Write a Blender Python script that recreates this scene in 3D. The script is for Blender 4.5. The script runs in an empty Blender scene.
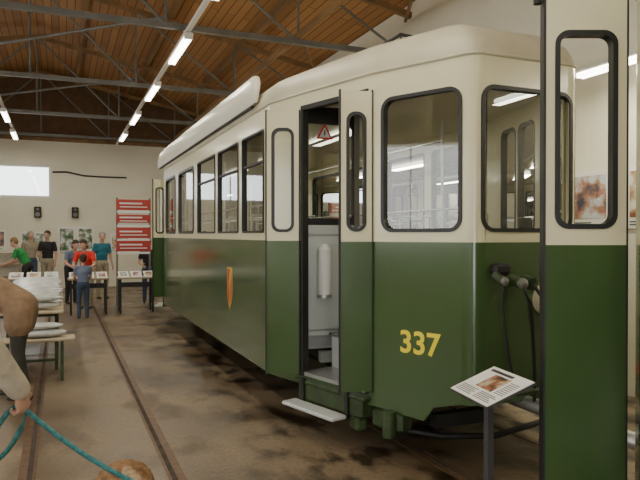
import bpy, math, random
import numpy as np
from mathutils import Vector, Matrix
from mathutils.geometry import tessellate_polygon
random.seed(7)
S = bpy.context.scene

# ------------------------------------------------------------ materials
def mat(name, col, rough=0.6, metal=0.0, var=0.0, vscale=4.0, bump=0.0, emit=0.0, coat=0.0, col2=None, stretch=(1,1,1), alpha=None):
    m = bpy.data.materials.new(name); m.use_nodes = True
    nt = m.node_tree; b = nt.nodes['Principled BSDF']
    b.inputs['Base Color'].default_value = (*col, 1)
    b.inputs['Roughness'].default_value = rough
    b.inputs['Metallic'].default_value = metal
    if coat: b.inputs['Coat Weight'].default_value = coat; b.inputs['Coat Roughness'].default_value = 0.12
    if emit:
        b.inputs['Emission Color'].default_value = (*col, 1); b.inputs['Emission Strength'].default_value = emit
    if var or bump or col2:
        tc = nt.nodes.new('ShaderNodeTexCoord'); mp = nt.nodes.new('ShaderNodeMapping')
        mp.inputs['Scale'].default_value = stretch
        nz = nt.nodes.new('ShaderNodeTexNoise'); nz.inputs['Scale'].default_value = vscale; nz.inputs['Detail'].default_value = 6
        nt.links.new(tc.outputs['Object'], mp.inputs['Vector']); nt.links.new(mp.outputs[0], nz.inputs['Vector'])
        r = nt.nodes.new('ShaderNodeValToRGB')
        c2 = col2 if col2 else tuple(c*(1-var) for c in col)
        r.color_ramp.elements[0].position = 0.35; r.color_ramp.elements[1].position = 0.65
        r.color_ramp.elements[0].color = (*c2, 1); r.color_ramp.elements[1].color = (*col, 1)
        nt.links.new(nz.outputs['Fac'], r.inputs['Fac']); nt.links.new(r.outputs['Color'], b.inputs['Base Color'])
        if bump:
            bp = nt.nodes.new('ShaderNodeBump'); bp.inputs['Strength'].default_value = bump; bp.inputs['Distance'].default_value = 0.02
            nt.links.new(nz.outputs['Fac'], bp.inputs['Height']); nt.links.new(bp.outputs[0], b.inputs['Normal'])
    return m

def glass_mat(name, tint=(0.9,0.93,0.9), gl=0.12):
    m = bpy.data.materials.new(name); m.use_nodes = True; nt = m.node_tree; nt.nodes.clear()
    o = nt.nodes.new('ShaderNodeOutputMaterial'); mx = nt.nodes.new('ShaderNodeMixShader')
    t = nt.nodes.new('ShaderNodeBsdfTransparent'); t.inputs[0].default_value = (*tint,1)
    g = nt.nodes.new('ShaderNodeBsdfGlossy'); g.inputs['Roughness'].default_value = 0.01
    lw = nt.nodes.new('ShaderNodeFresnel'); lw.inputs[0].default_value = 1.5
    ad = nt.nodes.new('ShaderNodeMath'); ad.operation='ADD'; ad.inputs[1].default_value = gl-0.04
    nt.links.new(lw.outputs[0], ad.inputs[0]); nt.links.new(ad.outputs[0], mx.inputs[0])
    nt.links.new(t.outputs[0], mx.inputs[1]); nt.links.new(g.outputs[0], mx.inputs[2]); nt.links.new(mx.outputs[0], o.inputs[0])
    return m

def floor_mat():
    m = bpy.data.materials.new('concrete_floor'); m.use_nodes = True; nt = m.node_tree; b = nt.nodes['Principled BSDF']
    tc = nt.nodes.new('ShaderNodeTexCoord')
    def noise(s, d, lo, hi, c1, c2, st=(1,1,1)):
        mp = nt.nodes.new('ShaderNodeMapping'); mp.inputs['Scale'].default_value = st
        n = nt.nodes.new('ShaderNodeTexNoise'); n.inputs['Scale'].default_value = s; n.inputs['Detail'].default_value = d
        r = nt.nodes.new('ShaderNodeValToRGB'); r.color_ramp.elements[0].position = lo; r.color_ramp.elements[1].position = hi
        r.color_ramp.elements[0].color = (*c1,1); r.color_ramp.elements[1].color = (*c2,1)
        nt.links.new(tc.outputs['Object'], mp.inputs[0]); nt.links.new(mp.outputs[0], n.inputs['Vector']); nt.links.new(n.outputs['Fac'], r.inputs[0]); return n, r
    n1, r1 = noise(0.9, 8, .35, .65, (.16,.112,.066), (.31,.235,.15))
    n2, r2 = noise(2.6, 10, .40, .52, (.17,.15,.13), (1,1,1), (1.3,.8,1))
    n3, r3 = noise(30, 6, .3, .7, (.72,.72,.72), (1,1,1))
    n4, r4 = noise(1.7, 10, .38, .48, (.55,.52,.48), (1,1,1), (1,.6,1))
    sp = nt.nodes.new('ShaderNodeSeparateXYZ'); nt.links.new(tc.outputs['Object'], sp.inputs[0])
    mr = nt.nodes.new('ShaderNodeMapRange'); mr.inputs['From Min'].default_value = 0.9; mr.inputs['From Max'].default_value = 1.8
    nt.links.new(sp.outputs['X'], mr.inputs['Value'])
    mx0 = nt.nodes.new('ShaderNodeMix'); mx0.data_type='RGBA'; mx0.inputs['A'].default_value=(1,1,1,1)
    nt.links.new(mr.outputs[0], mx0.inputs['Factor']); nt.links.new(r2.outputs[0], mx0.inputs['B'])
    def mul(x,y):
        a = nt.nodes.new('ShaderNodeMix'); a.data_type='RGBA'; a.blend_type='MULTIPLY'; a.inputs['Factor'].default_value=1
        nt.links.new(x, a.inputs['A']); nt.links.new(y, a.inputs['B']); return a.outputs['Result']
    c = mul(mul(mul(r1.outputs[0], mx0.outputs['Result']), r3.outputs[0]), r4.outputs[0])
    nt.links.new(c, b.inputs['Base Color'])
    rr_ = nt.nodes.new('ShaderNodeMapRange'); rr_.inputs['From Min'].default_value=.35; rr_.inputs['From Max'].default_value=.65; rr_.inputs['To Min'].default_value=.28; rr_.inputs['To Max'].default_value=.6
    nt.links.new(n1.outputs['Fac'], rr_.inputs['Value']); nt.links.new(rr_.outputs[0], b.inputs['Roughness'])
    bp = nt.nodes.new('ShaderNodeBump'); bp.inputs['Strength'].default_value=.3; bp.inputs['Distance'].default_value=.01
    nt.links.new(n3.outputs['Fac'], bp.inputs['Height']); nt.links.new(bp.outputs[0], b.inputs['Normal'])
    return m

def plank_mat(name, c1, c2, mortar):
    m = bpy.data.materials.new(name); m.use_nodes=True; nt=m.node_tree; b=nt.nodes['Principled BSDF']
    tc=nt.nodes.new('ShaderNodeTexCoord'); br=nt.nodes.new('ShaderNodeTexBrick')
    mp=nt.nodes.new('ShaderNodeMapping'); mp.inputs['Rotation'].default_value=(0,0,math.radians(90))
    nt.links.new(tc.outputs['Object'], mp.inputs[0]); nt.links.new(mp.outputs[0], br.inputs['Vector'])
    br.inputs['Color1'].default_value=(*c1,1); br.inputs['Color2'].default_value=(*c2,1); br.inputs['Mortar'].default_value=(*mortar,1)
    br.inputs['Scale'].default_value=1; br.inputs['Brick Width'].default_value=3.0; br.inputs['Row Height'].default_value=.16; br.inputs['Mortar Size'].default_value=.008
    nt.links.new(br.outputs['Color'], b.inputs['Base Color']); b.inputs['Roughness'].default_value=.7
    return m

M = dict(
 cream=mat('cream_paint',(.74,.70,.47),.26,coat=.35,var=.05,vscale=1.5),
 green=mat('green_paint',(.058,.108,.036),.2,coat=.6,var=.16,vscale=1.2),
 roof=mat('roof_paint',(.56,.52,.38),.5,var=.15,vscale=3),
 fairing=mat('fairing_paint',(.68,.66,.55),.35,coat=.2),
 rubber=mat('black_rubber',(.012,.012,.012),.4),
 alu=mat('aluminium',(.55,.56,.56),.35,.8),
 dark=mat('dark_metal',(.03,.03,.028),.5,.3,var=.4),
 grease=mat('underframe_green',(.05,.085,.03),.5,var=.5,vscale=8),
 grey=mat('light_grey_panel',(.58,.62,.62),.4),
 intgreen=mat('interior_pale_green',(.42,.5,.36),.5),
 glass=glass_mat('tram_glass',(.94,.96,.92),.10),
 sideglass=glass_mat('tram_side_glass',(.90,.94,.88),.26),
 glass2=glass_mat('clear_glass',(.97,.98,.97),.05),
 yellow=mat('yellow_paint',(.92,.76,.03),.4),
 red=mat('red_paint',(.65,.03,.03),.45),
 dred=mat('crest_red',(.42,.04,.03),.45),
 gold=mat('crest_gold',(.6,.38,.06),.4),
 white=mat('white_paint',(.8,.8,.78),.6),
 wood=mat('seat_wood',(.35,.18,.07),.4,var=.4,vscale=6,stretch=(1,1,8)),
 wall=mat('plaster_wall',(.78,.75,.62),.85,var=.06,vscale=1.5),
 floor=floor_mat(),
 plank=plank_mat('ceiling_planks',(.46,.23,.08),(.33,.155,.052),(.07,.03,.012)),
 beamw=mat('timber_beam',(.30,.17,.07),.7,var=.4,vscale=3,stretch=(1,.2,1)),
 beamdk=mat('dark_timber',(.15,.08,.034),.7,var=.3),
 steel=mat('grey_steel',(.20,.20,.18),.5,.3,var=.2),
 rail=mat('rail_steel',(.20,.12,.07),.5,.5,var=.4,vscale=12),
 groove=mat('flangeway_dark',(.07,.05,.033),.9,var=.5,vscale=8),
 lamp=mat('fluorescent_tube',(1,.97,.86),.5,emit=12),
 ifill=mat('tram_fill_strip',(1,.96,.82),.5,emit=3),  # glowing strip added to brighten the tram interior
 lampbox=mat('lamp_housing',(.75,.74,.7),.5),
 paper=mat('paper',(.82,.81,.78),.6),
 plastic=mat('white_wrap',(.72,.74,.73),.25,var=.3,vscale=9,bump=.6),
 ink=mat('ink',(.05,.05,.05),.6),
 tabletop=mat('table_board',(.42,.33,.22),.5,var=.2),
 benchw=mat('bench_board',(.6,.5,.34),.5,var=.15),
 tealw=mat('teal_webbing',(.02,.12,.13),.6,col2=(.05,.24,.24),vscale=60),
)
def photo_mat(name, a, b, c, sc=6):
    m=bpy.data.materials.new(name); m.use_nodes=True; nt=m.node_tree; bs=nt.nodes['Principled BSDF']
    tc=nt.nodes.new('ShaderNodeTexCoord'); n=nt.nodes.new('ShaderNodeTexNoise'); n.inputs['Scale'].default_value=sc; n.inputs['Detail'].default_value=4
    r=nt.nodes.new('ShaderNodeValToRGB'); r.color_ramp.elements[0].position=.38; r.color_ramp.elements[1].position=.62
    r.color_ramp.elements[0].color=(*a,1); r.color_ramp.elements[1].color=(*c,1); e=r.color_ramp.elements.new(.5); e.color=(*b,1)
    nt.links.new(tc.outputs['Object'],n.inputs['Vector']); nt.links.new(n.outputs['Fac'],r.inputs[0]); nt.links.new(r.outputs[0],bs.inputs['Base Color'])
    bs.inputs['Roughness'].default_value=.4
    return m
M['photo1']=photo_mat('photo_print_warm',(.25,.08,.04),(.45,.32,.18),(.7,.68,.6))
M['photo2']=photo_mat('photo_print_green',(.05,.12,.05),(.3,.34,.25),(.75,.78,.8))
M['photo3']=photo_mat('photo_print_blue',(.05,.06,.1),(.45,.2,.12),(.6,.65,.7))

# ------------------------------------------------------------ mesh accumulator
class Acc:
    def __init__(s, name): s.name=name; s.v=[]; s.f=[]; s.m=[]; s.sm=[]; s.mats=[]
    def mi(s, m):
        if m not in s.mats: s.mats.append(m)
        return s.mats.index(m)
    def add(s, vs, fs, m, smooth=False):
        o=len(s.v); s.v += [tuple(v) for v in vs]
        if isinstance(m, list): idx=[s.mi(x) for x in m]
        else: idx=[s.mi(m)]*len(fs)
        for f,i in zip(fs,idx): s.f.append(tuple(o+k for k in f)); s.m.append(i); s.sm.append(smooth)
    def box(s, c, size, m, R=None, bev=0.0):
        hx,hy,hz=[k/2 for k in size]
        R=R or Matrix.Identity(3)
        if bev<=0:
            vs=[Vector((x,y,z)) for x in(-hx,hx) for y in(-hy,hy) for z in(-hz,hz)]
            fs=[(0,1,3,2),(4,6,7,5),(0,4,5,1),(2,3,7,6),(0,2,6,4),(1,5,7,3)]
        else:
            b=min(bev,hx*.9,hy*.9,hz*.9)
            def loop(x,y,z): return [Vector(p) for p in((-x+b,-y,z),(x-b,-y,z),(x,-y+b,z),(x,y-b,z),(x-b,y,z),(-x+b,y,z),(-x,y-b,z),(-x,-y+b,z))]
            L=[loop(hx-b,hy-b,-hz),loop(hx,hy,-hz+b),loop(hx,hy,hz-b),loop(hx-b,hy-b,hz)]
            vs=sum(L,[]); fs=[]
            for k in range(3):
                for i in range(8): j=(i+1)%8; fs.append((k*8+i,k*8+j,(k+1)*8+j,(k+1)*8+i))
            fs.append(tuple(reversed(range(8)))); fs.append(tuple(range(24,32)))
        s.add([R@v+Vector(c) for v in vs], fs, m)
    def cyl(s, p0, p1, r0, m, r1=None, seg=16, smooth=True):
        r1=r0 if r1 is None else r1
        p0=Vector(p0); p1=Vector(p1); d=(p1-p0).normalized(); q=d.to_track_quat('Z','Y')
        vs=[]; fs=[]
        for p,r in((p0,r0),(p1,r1)):
            for i in range(seg):
                a=2*math.pi*i/seg; vs.append(p+q@Vector((r*math.cos(a),r*math.sin(a),0)))
        for i in range(seg): j=(i+1)%seg; fs.append((i,j,seg+j,seg+i))
        s.add(vs,fs,m,smooth); s.add(vs[:seg],[tuple(reversed(range(seg)))],m); s.add(vs[seg:],[tuple(range(seg))],m)
    def tube(s, pts, r, m, seg=8, closed=False, flat=1.0):
        pts=[Vector(p) for p in pts]; n=len(pts); vs=[]; fs=[]
        for i,p in enumerate(pts):
            a=pts[(i-1)%n] if (closed or i>0) else p; b=pts[(i+1)%n] if (closed or i<n-1) else p
            d=(b-a).normalized(); up=Vector((0,0,1)) if abs(d.z)<.95 else Vector((0,1,0))
            x=d.cross(up).normalized(); y=x.cross(d)
            for k in range(seg):
                t=2*math.pi*k/seg; vs.append(p+x*r*math.cos(t)*flat+y*r*math.sin(t))
        for i in range(n if closed else n-1):
            for k in range(seg):
                a=i*seg+k; b=i*seg+(k+1)%seg; c=((i+1)%n)*seg+(k+1)%seg; d=((i+1)%n)*seg+k; fs.append((a,b,c,d))
        s.add(vs,fs,m,True)
        if not closed:
            s.add(vs[:seg],[tuple(range(seg))],m); s.add(vs[-seg:],[tuple(range(seg))],m)
    def prism(s, loops, Mx, n0, n1, m):
        flat=[p for l in loops for p in l]
        tri=tessellate_polygon([[Vector((p[0],p[1],0)) for p in l] for l in loops])
        N=len(flat)
        vs=[Mx@Vector((p[0],p[1],n)) for n in(n0,n1) for p in flat]
        fs=[tuple(t) for t in tri]+[tuple(N+k for k in reversed(t)) for t in tri]
        o=0
        for l in loops:
            k=len(l)
            for i in range(k): j=(i+1)%k; fs.append((o+i,o+j,N+o+j,N+o+i))
            o+=k
        s.add(vs,fs,m)
    def sheet(s, loop, Mx, n, m):
        s.add([Mx@Vector((p[0],p[1],n)) for p in loop],[tuple(range(len(loop)))],m)
    def rings(s, rr, m, cap=True, smooth=True):
        n=len(rr[0]); vs=[p for r in rr for p in r]; fs=[]
        for k in range(len(rr)-1):
            for i in range(n): j=(i+1)%n; fs.append((k*n+i,k*n+j,(k+1)*n+j,(k+1)*n+i))
        s.add(vs,fs,m,smooth)
        if cap: s.add(rr[-1],[tuple(range(n))],m,smooth)
    def ball(s, c, r, m, R=None, seg=16, rn=10):
        vs=[];fs=[]; r=r if hasattr(r,'__len__') else (r,r,r); R=R or Matrix.Identity(3)
        for i in range(rn+1):
            th=math.pi*i/rn
            for j in range(seg):
                ph=2*math.pi*j/seg
                vs.append(Vector(c)+R@Vector((r[0]*math.sin(th)*math.cos(ph),r[1]*math.sin(th)*math.sin(ph),r[2]*math.cos(th))))
        for i in range(rn):
            for j in range(seg):
                k=(j+1)%seg; fs.append((i*seg+j,(i+1)*seg+j,(i+1)*seg+k,i*seg+k))
        s.add(vs,fs,m,True)
    def done(s, T=None):
        me=bpy.data.meshes.new(s.name)
        vs=[tuple(T@Vector(v)) for v in s.v] if T else s.v
        me.from_pydata(vs,[],s.f)
        for m in s.mats: me.materials.append(m)
        me.polygons.foreach_set('material_index',s.m); me.polygons.foreach_set('use_smooth',s.sm)
        me.update(); ob=bpy.data.objects.new(s.name,me); S.collection.objects.link(ob); return ob

def rr(s0,z0,s1,z1,r,n=6):
    pts=[]
    for cx,cz,a0 in((s1-r,z0+r,-90),(s1-r,z1-r,0),(s0+r,z1-r,90),(s0+r,z0+r,180)):
        for i in range(n+1):
            a=math.radians(a0+90*i/n); pts.append((cx+r*math.cos(a),cz+r*math.sin(a)))
    return pts
def rect(s0,z0,s1,z1): return [(s0,z0),(s1,z0),(s1,z1),(s0,z1)]
def frame(p,q):
    """local x along p->q, y up, z outward"""
    p=Vector((p[0],p[1],0)); q=Vector((q[0],q[1],0)); d=(q-p).normalized(); n=d.cross(Vector((0,0,1)))
    m=Matrix.Identity(4)
    for i in range(3): m[i][0]=d[i]; m[i][1]=(0,0,1)[i]; m[i][2]=n[i]; m[i][3]=p[i]
    return m,(q-p).length

def window(A,Mx,s0,z0,s1,z1,r,fm,fw=.03,transom=None,gl=None):
    A.prism([rr(s0,z0,s1,z1,r),rr(s0+fw,z0+fw,s1-fw,z1-fw,max(r-fw,.01))],Mx,-.045,.012,fm)
    A.sheet(rr(s0+fw*.5,z0+fw*.5,s1-fw*.5,z1-fw*.5,max(r-fw*.5,.01)),Mx,-.015,gl or M['glass'])
    if transom: A.prism([rect(s0+fw,transom-.012,s1-fw,transom+.012)],Mx,-.035,.004,fm)

def leaf(A,p,q,z0,z1,wz0,wz1,th=.035,m0=.045,rad=.07):
    """door leaf with tall rounded window"""
    Mx,L=frame(p,q)
    ZB=1.6
    A.prism([rect(0,z0,L,ZB)],Mx,-th/2,th/2,M['green'])
    A.prism([rect(0,ZB,L,z1),rr(m0,wz0,L-m0,wz1,rad)],Mx,-th/2,th/2,M['cream'])
    A.prism([rr(m0-.005,wz0-.005,L-m0+.005,wz1+.005,rad),rr(m0+.02,wz0+.02,L-m0-.02,wz1-.02,rad-.02)],Mx,-th/2-.006,th/2+.006,M['rubber'])
    A.sheet(rr(m0+.01,wz0+.01,L-m0-.01,wz1-.01,rad-.01),Mx,0,M['glass2'])
    A.prism([rect(-.012,z0-.01,0,z1+.01)],Mx,-th/2-.004,th/2+.004,M['dark'])
    A.prism([rect(L,z0-.01,L+.008,z1+.01)],Mx,-th/2-.004,th/2+.004,M['dark'])

def build_tram(name, P, spec, CX, Yc, halfL, extra):
    A=Acc(name); n=len(P); ZB=1.6; ZT=2.87
    outline=[]; 
    V=[Vector((p[0],p[1])) for p in P]
    trims=[]
    for i in range(n):
        a,b,c=V[i-1],V[i],V[(i+1)%n]; ang=(b-a).angle(c-b)
        trims.append(.03+.10*math.tan(ang/2))
    for i in range(n):
        a,b,c=V[i-1],V[i],V[(i+1)%n]; t=trims[i]
        p=b+(a-b).normalized()*t; q=b+(c-b).normalized()*t
        arc=[]
        for k in range(7):
            u=k/6; arc.append(p*(1-u)**2+b*2*u*(1-u)+q*u*u)
        outline+=arc
        z0=max(spec[(i-1)%n].get('z0',.36),spec[i].get('z0',.36))
        for (za,zb,m) in((z0,ZB,M['green']),(ZB,ZT,M['cream'])):
            vs=[(w.x,w.y,z) for z in(za,zb) for w in arc]; fs=[(k,k+1,k+8,k+7) for k in range(6)]
            A.add(vs,fs,m,True)
            ins=[w-(w-Vector((CX,w.y+(Yc-w.y)*.06))).normalized()*.04 for w in arc]
            vs=[(w.x,w.y,z) for z in(za,zb) for w in ins]; A.add(vs,[(k,k+1,k+8,k+7) for k in range(6)],m,True)
    for i in range(n):
        Mx,L=frame(P[i],P[(i+1)%n]); t0=trims[i]; t1=L-trims[(i+1)%n]; sp=spec[i]; z0=sp.get('z0',.36)
        if sp.get('door'):
            A.prism([rect(t0,2.75,t1,ZT)],Mx,-.04,0,M['cream'])
            A.prism([rect(t0,.36,t1,.44)],Mx,-.04,0,M['green'])
            A.prism([rect(t0,.44,t0+.03,2.75)],Mx,-.05,.012,M['dark']); A.prism([rect(t1-.03,.44,t1,2.75)],Mx,-.05,.012,M['dark'])
            A.prism([rect(t0,2.72,t1,2.76)],Mx,-.05,.012,M['dark'])
            A.prism([rect(t0,.44,t1,.47)],Mx,-.34,0,M['alu']); A.prism([rect(t0,.47,t1,.74)],Mx,-.36,-.34,M['grey'])
            A.prism([rect(t0,.745,t1,.765)],Mx,-.4,-.33,M['alu'])
            continue
        low=sp.get('low') or rect(t0,z0,t1,ZB)
        low=[(min(max(s,t0),t1),z) for s,z in low]
        A.prism([low],Mx,-.04,0,M['green'])
        holes=sp.get('win',[])
        A.prism([rect(t0,ZB,t1,ZT)]+[rr(*w[:5]) for w in holes],Mx,-.04,0,M['cream'])
        for w in holes: window(A,Mx,*w[:5],w[5],fw=w[6],transom=w[7] if len(w)>7 else None,gl=M['sideglass'] if len(holes)>=3 else None)
    A.tube([(w.x,w.y,ZT) for w in outline],.014,M['roof'],6,True)
    rg=[]
    for ins,z in((0,ZT),(.012,2.93),(.045,3.01),(.12,3.10),(.24,3.17),(.42,3.23),(.65,3.28),(.95,3.31)):
        su=1-ins/1.2; sy=1-ins*1.35/halfL
        rg.append([Vector((CX+(w.x-CX)*su,Yc+(w.y-Yc)*sy,z)) for w in outline])
    A.rings(rg,M['roof'])
    idn=Matrix.Identity(4)
    inner=[(CX+(w.x-CX)*.96,Yc+(w.y-Yc)*.99) for w in outline]
    A.prism([[(x,y) for x,y in inner]],idn,2.82,2.84,M['cream'])
    flr=[(CX+(w.x-CX)*.66,Yc+(w.y-Yc)*.985) for w in outline]
    A.prism([flr],idn,.72,.76,M['dark'])
    ym0,ym1=extra['main']
    A.box((CX,(ym0+ym1)/2,.74),(2.3,ym1-ym0,.04),M['dark'])
    A.box((CX,(ym0+ym1)/2,.60),(1.5,ym1-ym0,.22),M['dark'])
    A.box((CX,Yc,.6),(.5,halfL*2-.1,.14),M['dark'])
    for yb in extra['wheels']:
        for sx in(-.5,.5):
            x=CX+sx
            A.cyl((x-.05,yb,.345),(x+.05,yb,.345),.33,M['rail'],seg=28)
            A.cyl((x-.07*np.sign(-sx)*1,yb,.365),(x-.05*np.sign(-sx),yb,.365),.35,M['dark'],seg=28)
            A.box((CX+sx*1.35,yb,.34),(.12,.22,.2),M['grease'],bev=.02)
        A.cyl((CX-.5,yb,.345),(CX+.5,yb,.345),.06,M['dark'])
    for a,b in extra['frames']:
        for sx in(-.7,.7): A.box((CX+sx,(a+b)/2,.4),(.08,b-a,.14),M['grease'],bev=.02)
    y=ym0+.9
    while y<ym1-.5:
        for sx in(-.75,.75):
            x=CX+sx
            A.box((x,y,1.18),(.75,.42,.04),M['wood'],bev=.015); A.box((x,y+.2,1.45),(.75,.035,.5),M['wood'],bev=.015)
            A.box((x,y,.96),(.06,.3,.4),M['dark']); A.tube([(x-.36,y+.2,1.2),(x-.36,y+.2,1.86),(x+.36,y+.2,1.86),(x+.36,y+.2,1.2)],.014,M['alu'],8)
        y+=.95
    for sx in(-.55,.55):
        A.cyl((CX+sx,ym0,2.6),(CX+sx,ym1,2.6),.015,M['alu'],seg=8)
        yy=ym0
        while yy<=ym1+.01:
            A.cyl((CX+sx,yy,.76),(CX+sx,yy,2.82),.016,M['alu'],seg=8); yy+=(ym1-ym0)/3
    for sx in(-1.12,1.12):
        A.cyl((CX+sx,ym0+.1,1.95),(CX+sx,ym1-.1,1.95),.012,M['alu'],seg=8)
    for yy in extra['fill_strips']:  # added ceiling strips and area lamps that lift the dark saloon
        A.box((CX,yy,2.80),(.16,1.1,.04),M['ifill'],bev=.01)
        l=bpy.data.lights.new('saloon_fill_light','AREA'); l.shape='RECTANGLE'; l.size=.2; l.size_y=1.1; l.energy=extra['lw']; l.color=(1,.95,.8)
        o=bpy.data.objects.new('saloon_fill_light',l); o.location=(CX,yy,2.77); S.collection.objects.link(o)
    if 'desk' in extra:
        yd,sg=extra['desk']
        A.box((CX,yd,1.2),(.75,.3,.9),M['intgreen'],bev=.04); A.box((CX,yd,1.67),(.8,.34,.04),M['dark'],bev=.015)
        A.cyl((CX-.2,yd,1.69),(CX-.2,yd,1.80),.07,M['alu']); A.cyl((CX-.2,yd,1.82),(CX-.34,yd+.05,1.82),.014,M['ink'],seg=8); A.cyl((CX+.22,yd,1.69),(CX+.22,yd,1.78),.05,M['dark'])
        A.box((CX,yd+.75*sg,1.25),(.42,.4,.06),M['wood'],bev=.02); A.cyl((CX,yd+.75*sg,.76),(CX,yd+.75*sg,1.22),.04,M['dark'])
    return A, outline

# ------------------------------------------------------------ tram (main subject)
P=[(1.8,11.9),(1.8,5.5),(1.92,5.05),(2.175,4.18),(2.55,3.43),(3.45,3.43),(3.825,4.18),(4.08,5.05),(4.2,5.5),(4.2,11.9),(4.08,12.35),(3.825,13.2),(3.45,13.95),(2.55,13.95),(2.175,13.2),(1.92,12.35)]
RB,AL=M['rubber'],M['dark']
W0,W1=1.67,2.665
side=[(5.46,W0,6.22,W1,.04,AL,.022,2.36),(4.36,W0,5.3,W1,.04,AL,.022,2.36),(3.13,W0,4.2,W1,.04,AL,.022,2.36),(1.6,W0,2.85,W1,.10,RB,.04),(.28,W0,1.3,W1,.10,RB,.04)]
sideR=[(6.4-w[2],)+(w[1],)+(6.4-w[0],)+w[3:] for w in side]
spec=[{} for _ in range(16)]
spec[0]={'win':side}; spec[8]={'win':sideR}
spec[2]={'door':1}; spec[14]={'door':1}
spec[3]={'win':[(.085,W0,.75,W1,.10,RB,.026)],'low':[(0,.36),(.45,.33),(.53,.44),(1,.5),(1,1.6),(0,1.6)]}
spec[4]={'win':[(.055,W0,.845,W1,.10,RB,.026)],'z0':.5}
spec[5]={'win':[(.085,W0,.75,W1,.10,RB,.026)],'z0':.5}
spec[6]={'win':[(.08,W0,.43,W1,.08,RB,.022),(.47,W0,.82,W1,.08,RB,.022)]}
spec[10]={'win':[(.08,W0,.43,W1,.08,RB,.022),(.47,W0,.82,W1,.08,RB,.022)]}
spec[11]={'win':[(.085,W0,.75,W1,.10,RB,.026)],'z0':.5}
spec[12]={'win':[(.055,W0,.845,W1,.10,RB,.026)],'z0':.5}
spec[13]={'win':[(.085,W0,.75,W1,.10,RB,.026)],'z0':.5}
T,outl=build_tram('tram',P,spec,3.0,8.69,5.26,dict(main=(5.3,12.1),wheels=(5.6,7.2,10.4,12.0),frames=((5.2,7.6),(10.0,12.4)),fill_strips=(6.8,9.0,11.2),lw=16,desk=(3.72,1)))
leaf(T,(1.66,5.16),(1.91,5.04),.45,2.72,1.68,2.57)
leaf(T,(1.945,4.25),(2.17,4.185),.47,2.73,1.68,2.57)
leaf(T,(1.66,12.30),(1.91,12.34),.45,2.72,1.68,2.57)
leaf(T,(1.93,13.25),(2.16,13.21),.45,2.72,1.68,2.57)
# glazed inner door / partition right behind the entrance
Mx,L=frame((1.975,5.25),(2.56,5.20))
T.prism([rect(0,.62,L,1.74)],Mx,-.02,.02,M['grey']); T.prism([rect(.0,1.74,L,2.81),rr(.07,1.80,L-.06,2.66,.05)],Mx,-.02,.02,M['dark'])
T.sheet(rect(.07,1.80,L-.06,2.66),Mx,0,M['glass'])
T.prism([rect(.0,.62,.05,2.8)],Mx,.02,.035,M['steel']); T.prism([rect(L-.05,.62,L,2.8)],Mx,.02,.035,M['steel'])
T.prism([rr(.08,.78,L-.08,1.66,.03),rr(.095,.795,L-.095,1.645,.02)],Mx,.02,.026,M['alu'])
T.prism([rect(.08,.64,L-.08,.74)],Mx,.02,.05,M['alu']); T.prism([rect(.2,.5,L-.1,.6)],Mx,.0,.08,M['alu'])
cx_,cy_=2.19,5.13
T.cyl((cx_,cy_,1.12),(cx_,cy_,1.52),.062,M['white'],seg=20); T.cyl((cx_,cy_,1.52),(cx_,cy_,1.57),.062,M['white'],r1=.03,seg=20); T.cyl((cx_,cy_,1.09),(cx_,cy_,1.12),.068,M['alu'],seg=20); T.box((cx_,cy_+.05,1.3),(.05,.06,.1),M['alu'])
T.prism([[(.17,2.52),(.33,2.52),(.25,2.66)]],Mx,.02,.026,M['red']); T.prism([[(.198,2.535),(.302,2.535),(.25,2.63)]],Mx,.026,.029,M['white']); T.prism([rect(.244,2.555,.256,2.60)],Mx,.029,.031,M['ink'])
for (cx,cy,yw) in ((1.93,4.62,16),(1.93,12.8,-16)):
    R=Matrix.Rotation(math.radians(yw),3,'Z')
    T.box((cx-.06,cy,.25),(.15,.66,.03),M['grey'],R,bev=.008)
    for k in(-.28,.28): T.box(Vector((cx+.04,cy,.34))+R@Vector((0,k,0)),(.03,.04,.2),M['dark'],R)
    T.box((cx+.14,cy,.33),(.18,.8,.16),M['grease'],R,bev=.02); T.box((cx+.1,cy,.41),(.12,.9,.03),M['grease'],R,bev=.008)
T.box((2.3,4.1,.27),(.16,.3,.16),M['grease'],Matrix.Rotation(math.radians(20),3,'Z'),bev=.03)
T.cyl((2.22,4.0,.17),(2.22,4.0,.36),.05,M['grease']); T.cyl((2.05,5.15,.12),(2.05,5.15,.4),.035,M['grease']); T.cyl((2.10,4.35,.17),(2.10,4.35,.4),.03,M['grease']); T.box((2.12,4.3,.2),(.1,.12,.1),M['grease'],bev=.02)
T.box((2.75,3.85,.3),(.5,.08,.1),M['dark']); T.tube([(2.3,4.1,.2),(2.6,3.9,.16),(3.0,3.8,.14),(3.6,3.9,.16)],.025,M['dark'])
# long roof side fairing and roof items
Mx,L=frame((1.77,12.4),(1.77,5.9))
def fair(Mx,flip,L):
    secs=[]
    prof=[(0,2.945),(.005,3.05),(-.015,3.16),(-.05,3.25),(-.10,3.31)]
    def pt(s,n,z): return Mx@Vector(((L-s) if flip else s,z,n))
    ss=[0]+[L-.42+.42*math.sin(math.radians(a)) for a in (0,20,35,50,62,74,84,90)]
    for s_ in ss:
        k=1.0 if s_<=L-.42 else math.sqrt(max(0,1-((s_-(L-.42))/.42)**2))
        k=max(k,.03)
        secs.append([(s_,n*k,2.945+(z-2.945)*k) for n,z in prof])
    m=len(prof); 
    for th in(0,-.025):
        vs=[pt(s_,n+th,z) for sec in secs for s_,n,z in sec]
        T.add(vs,[(i*m+j,i*m+j+1,(i+1)*m+j+1,(i+1)*m+j) for i in range(len(secs)-1) for j in range(m-1)],M['fairing'],True)
    e0=[pt(*sec[-1]) for sec in secs]; e1=[pt(sec[-1][0],sec[-1][1]-.025,sec[-1][2]) for sec in secs]
    k=len(e0); T.add(e0+e1,[(i,i+1,k+i+1,k+i) for i in range(k-1)],M['fairing'])
fair(Mx,False,L)
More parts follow.
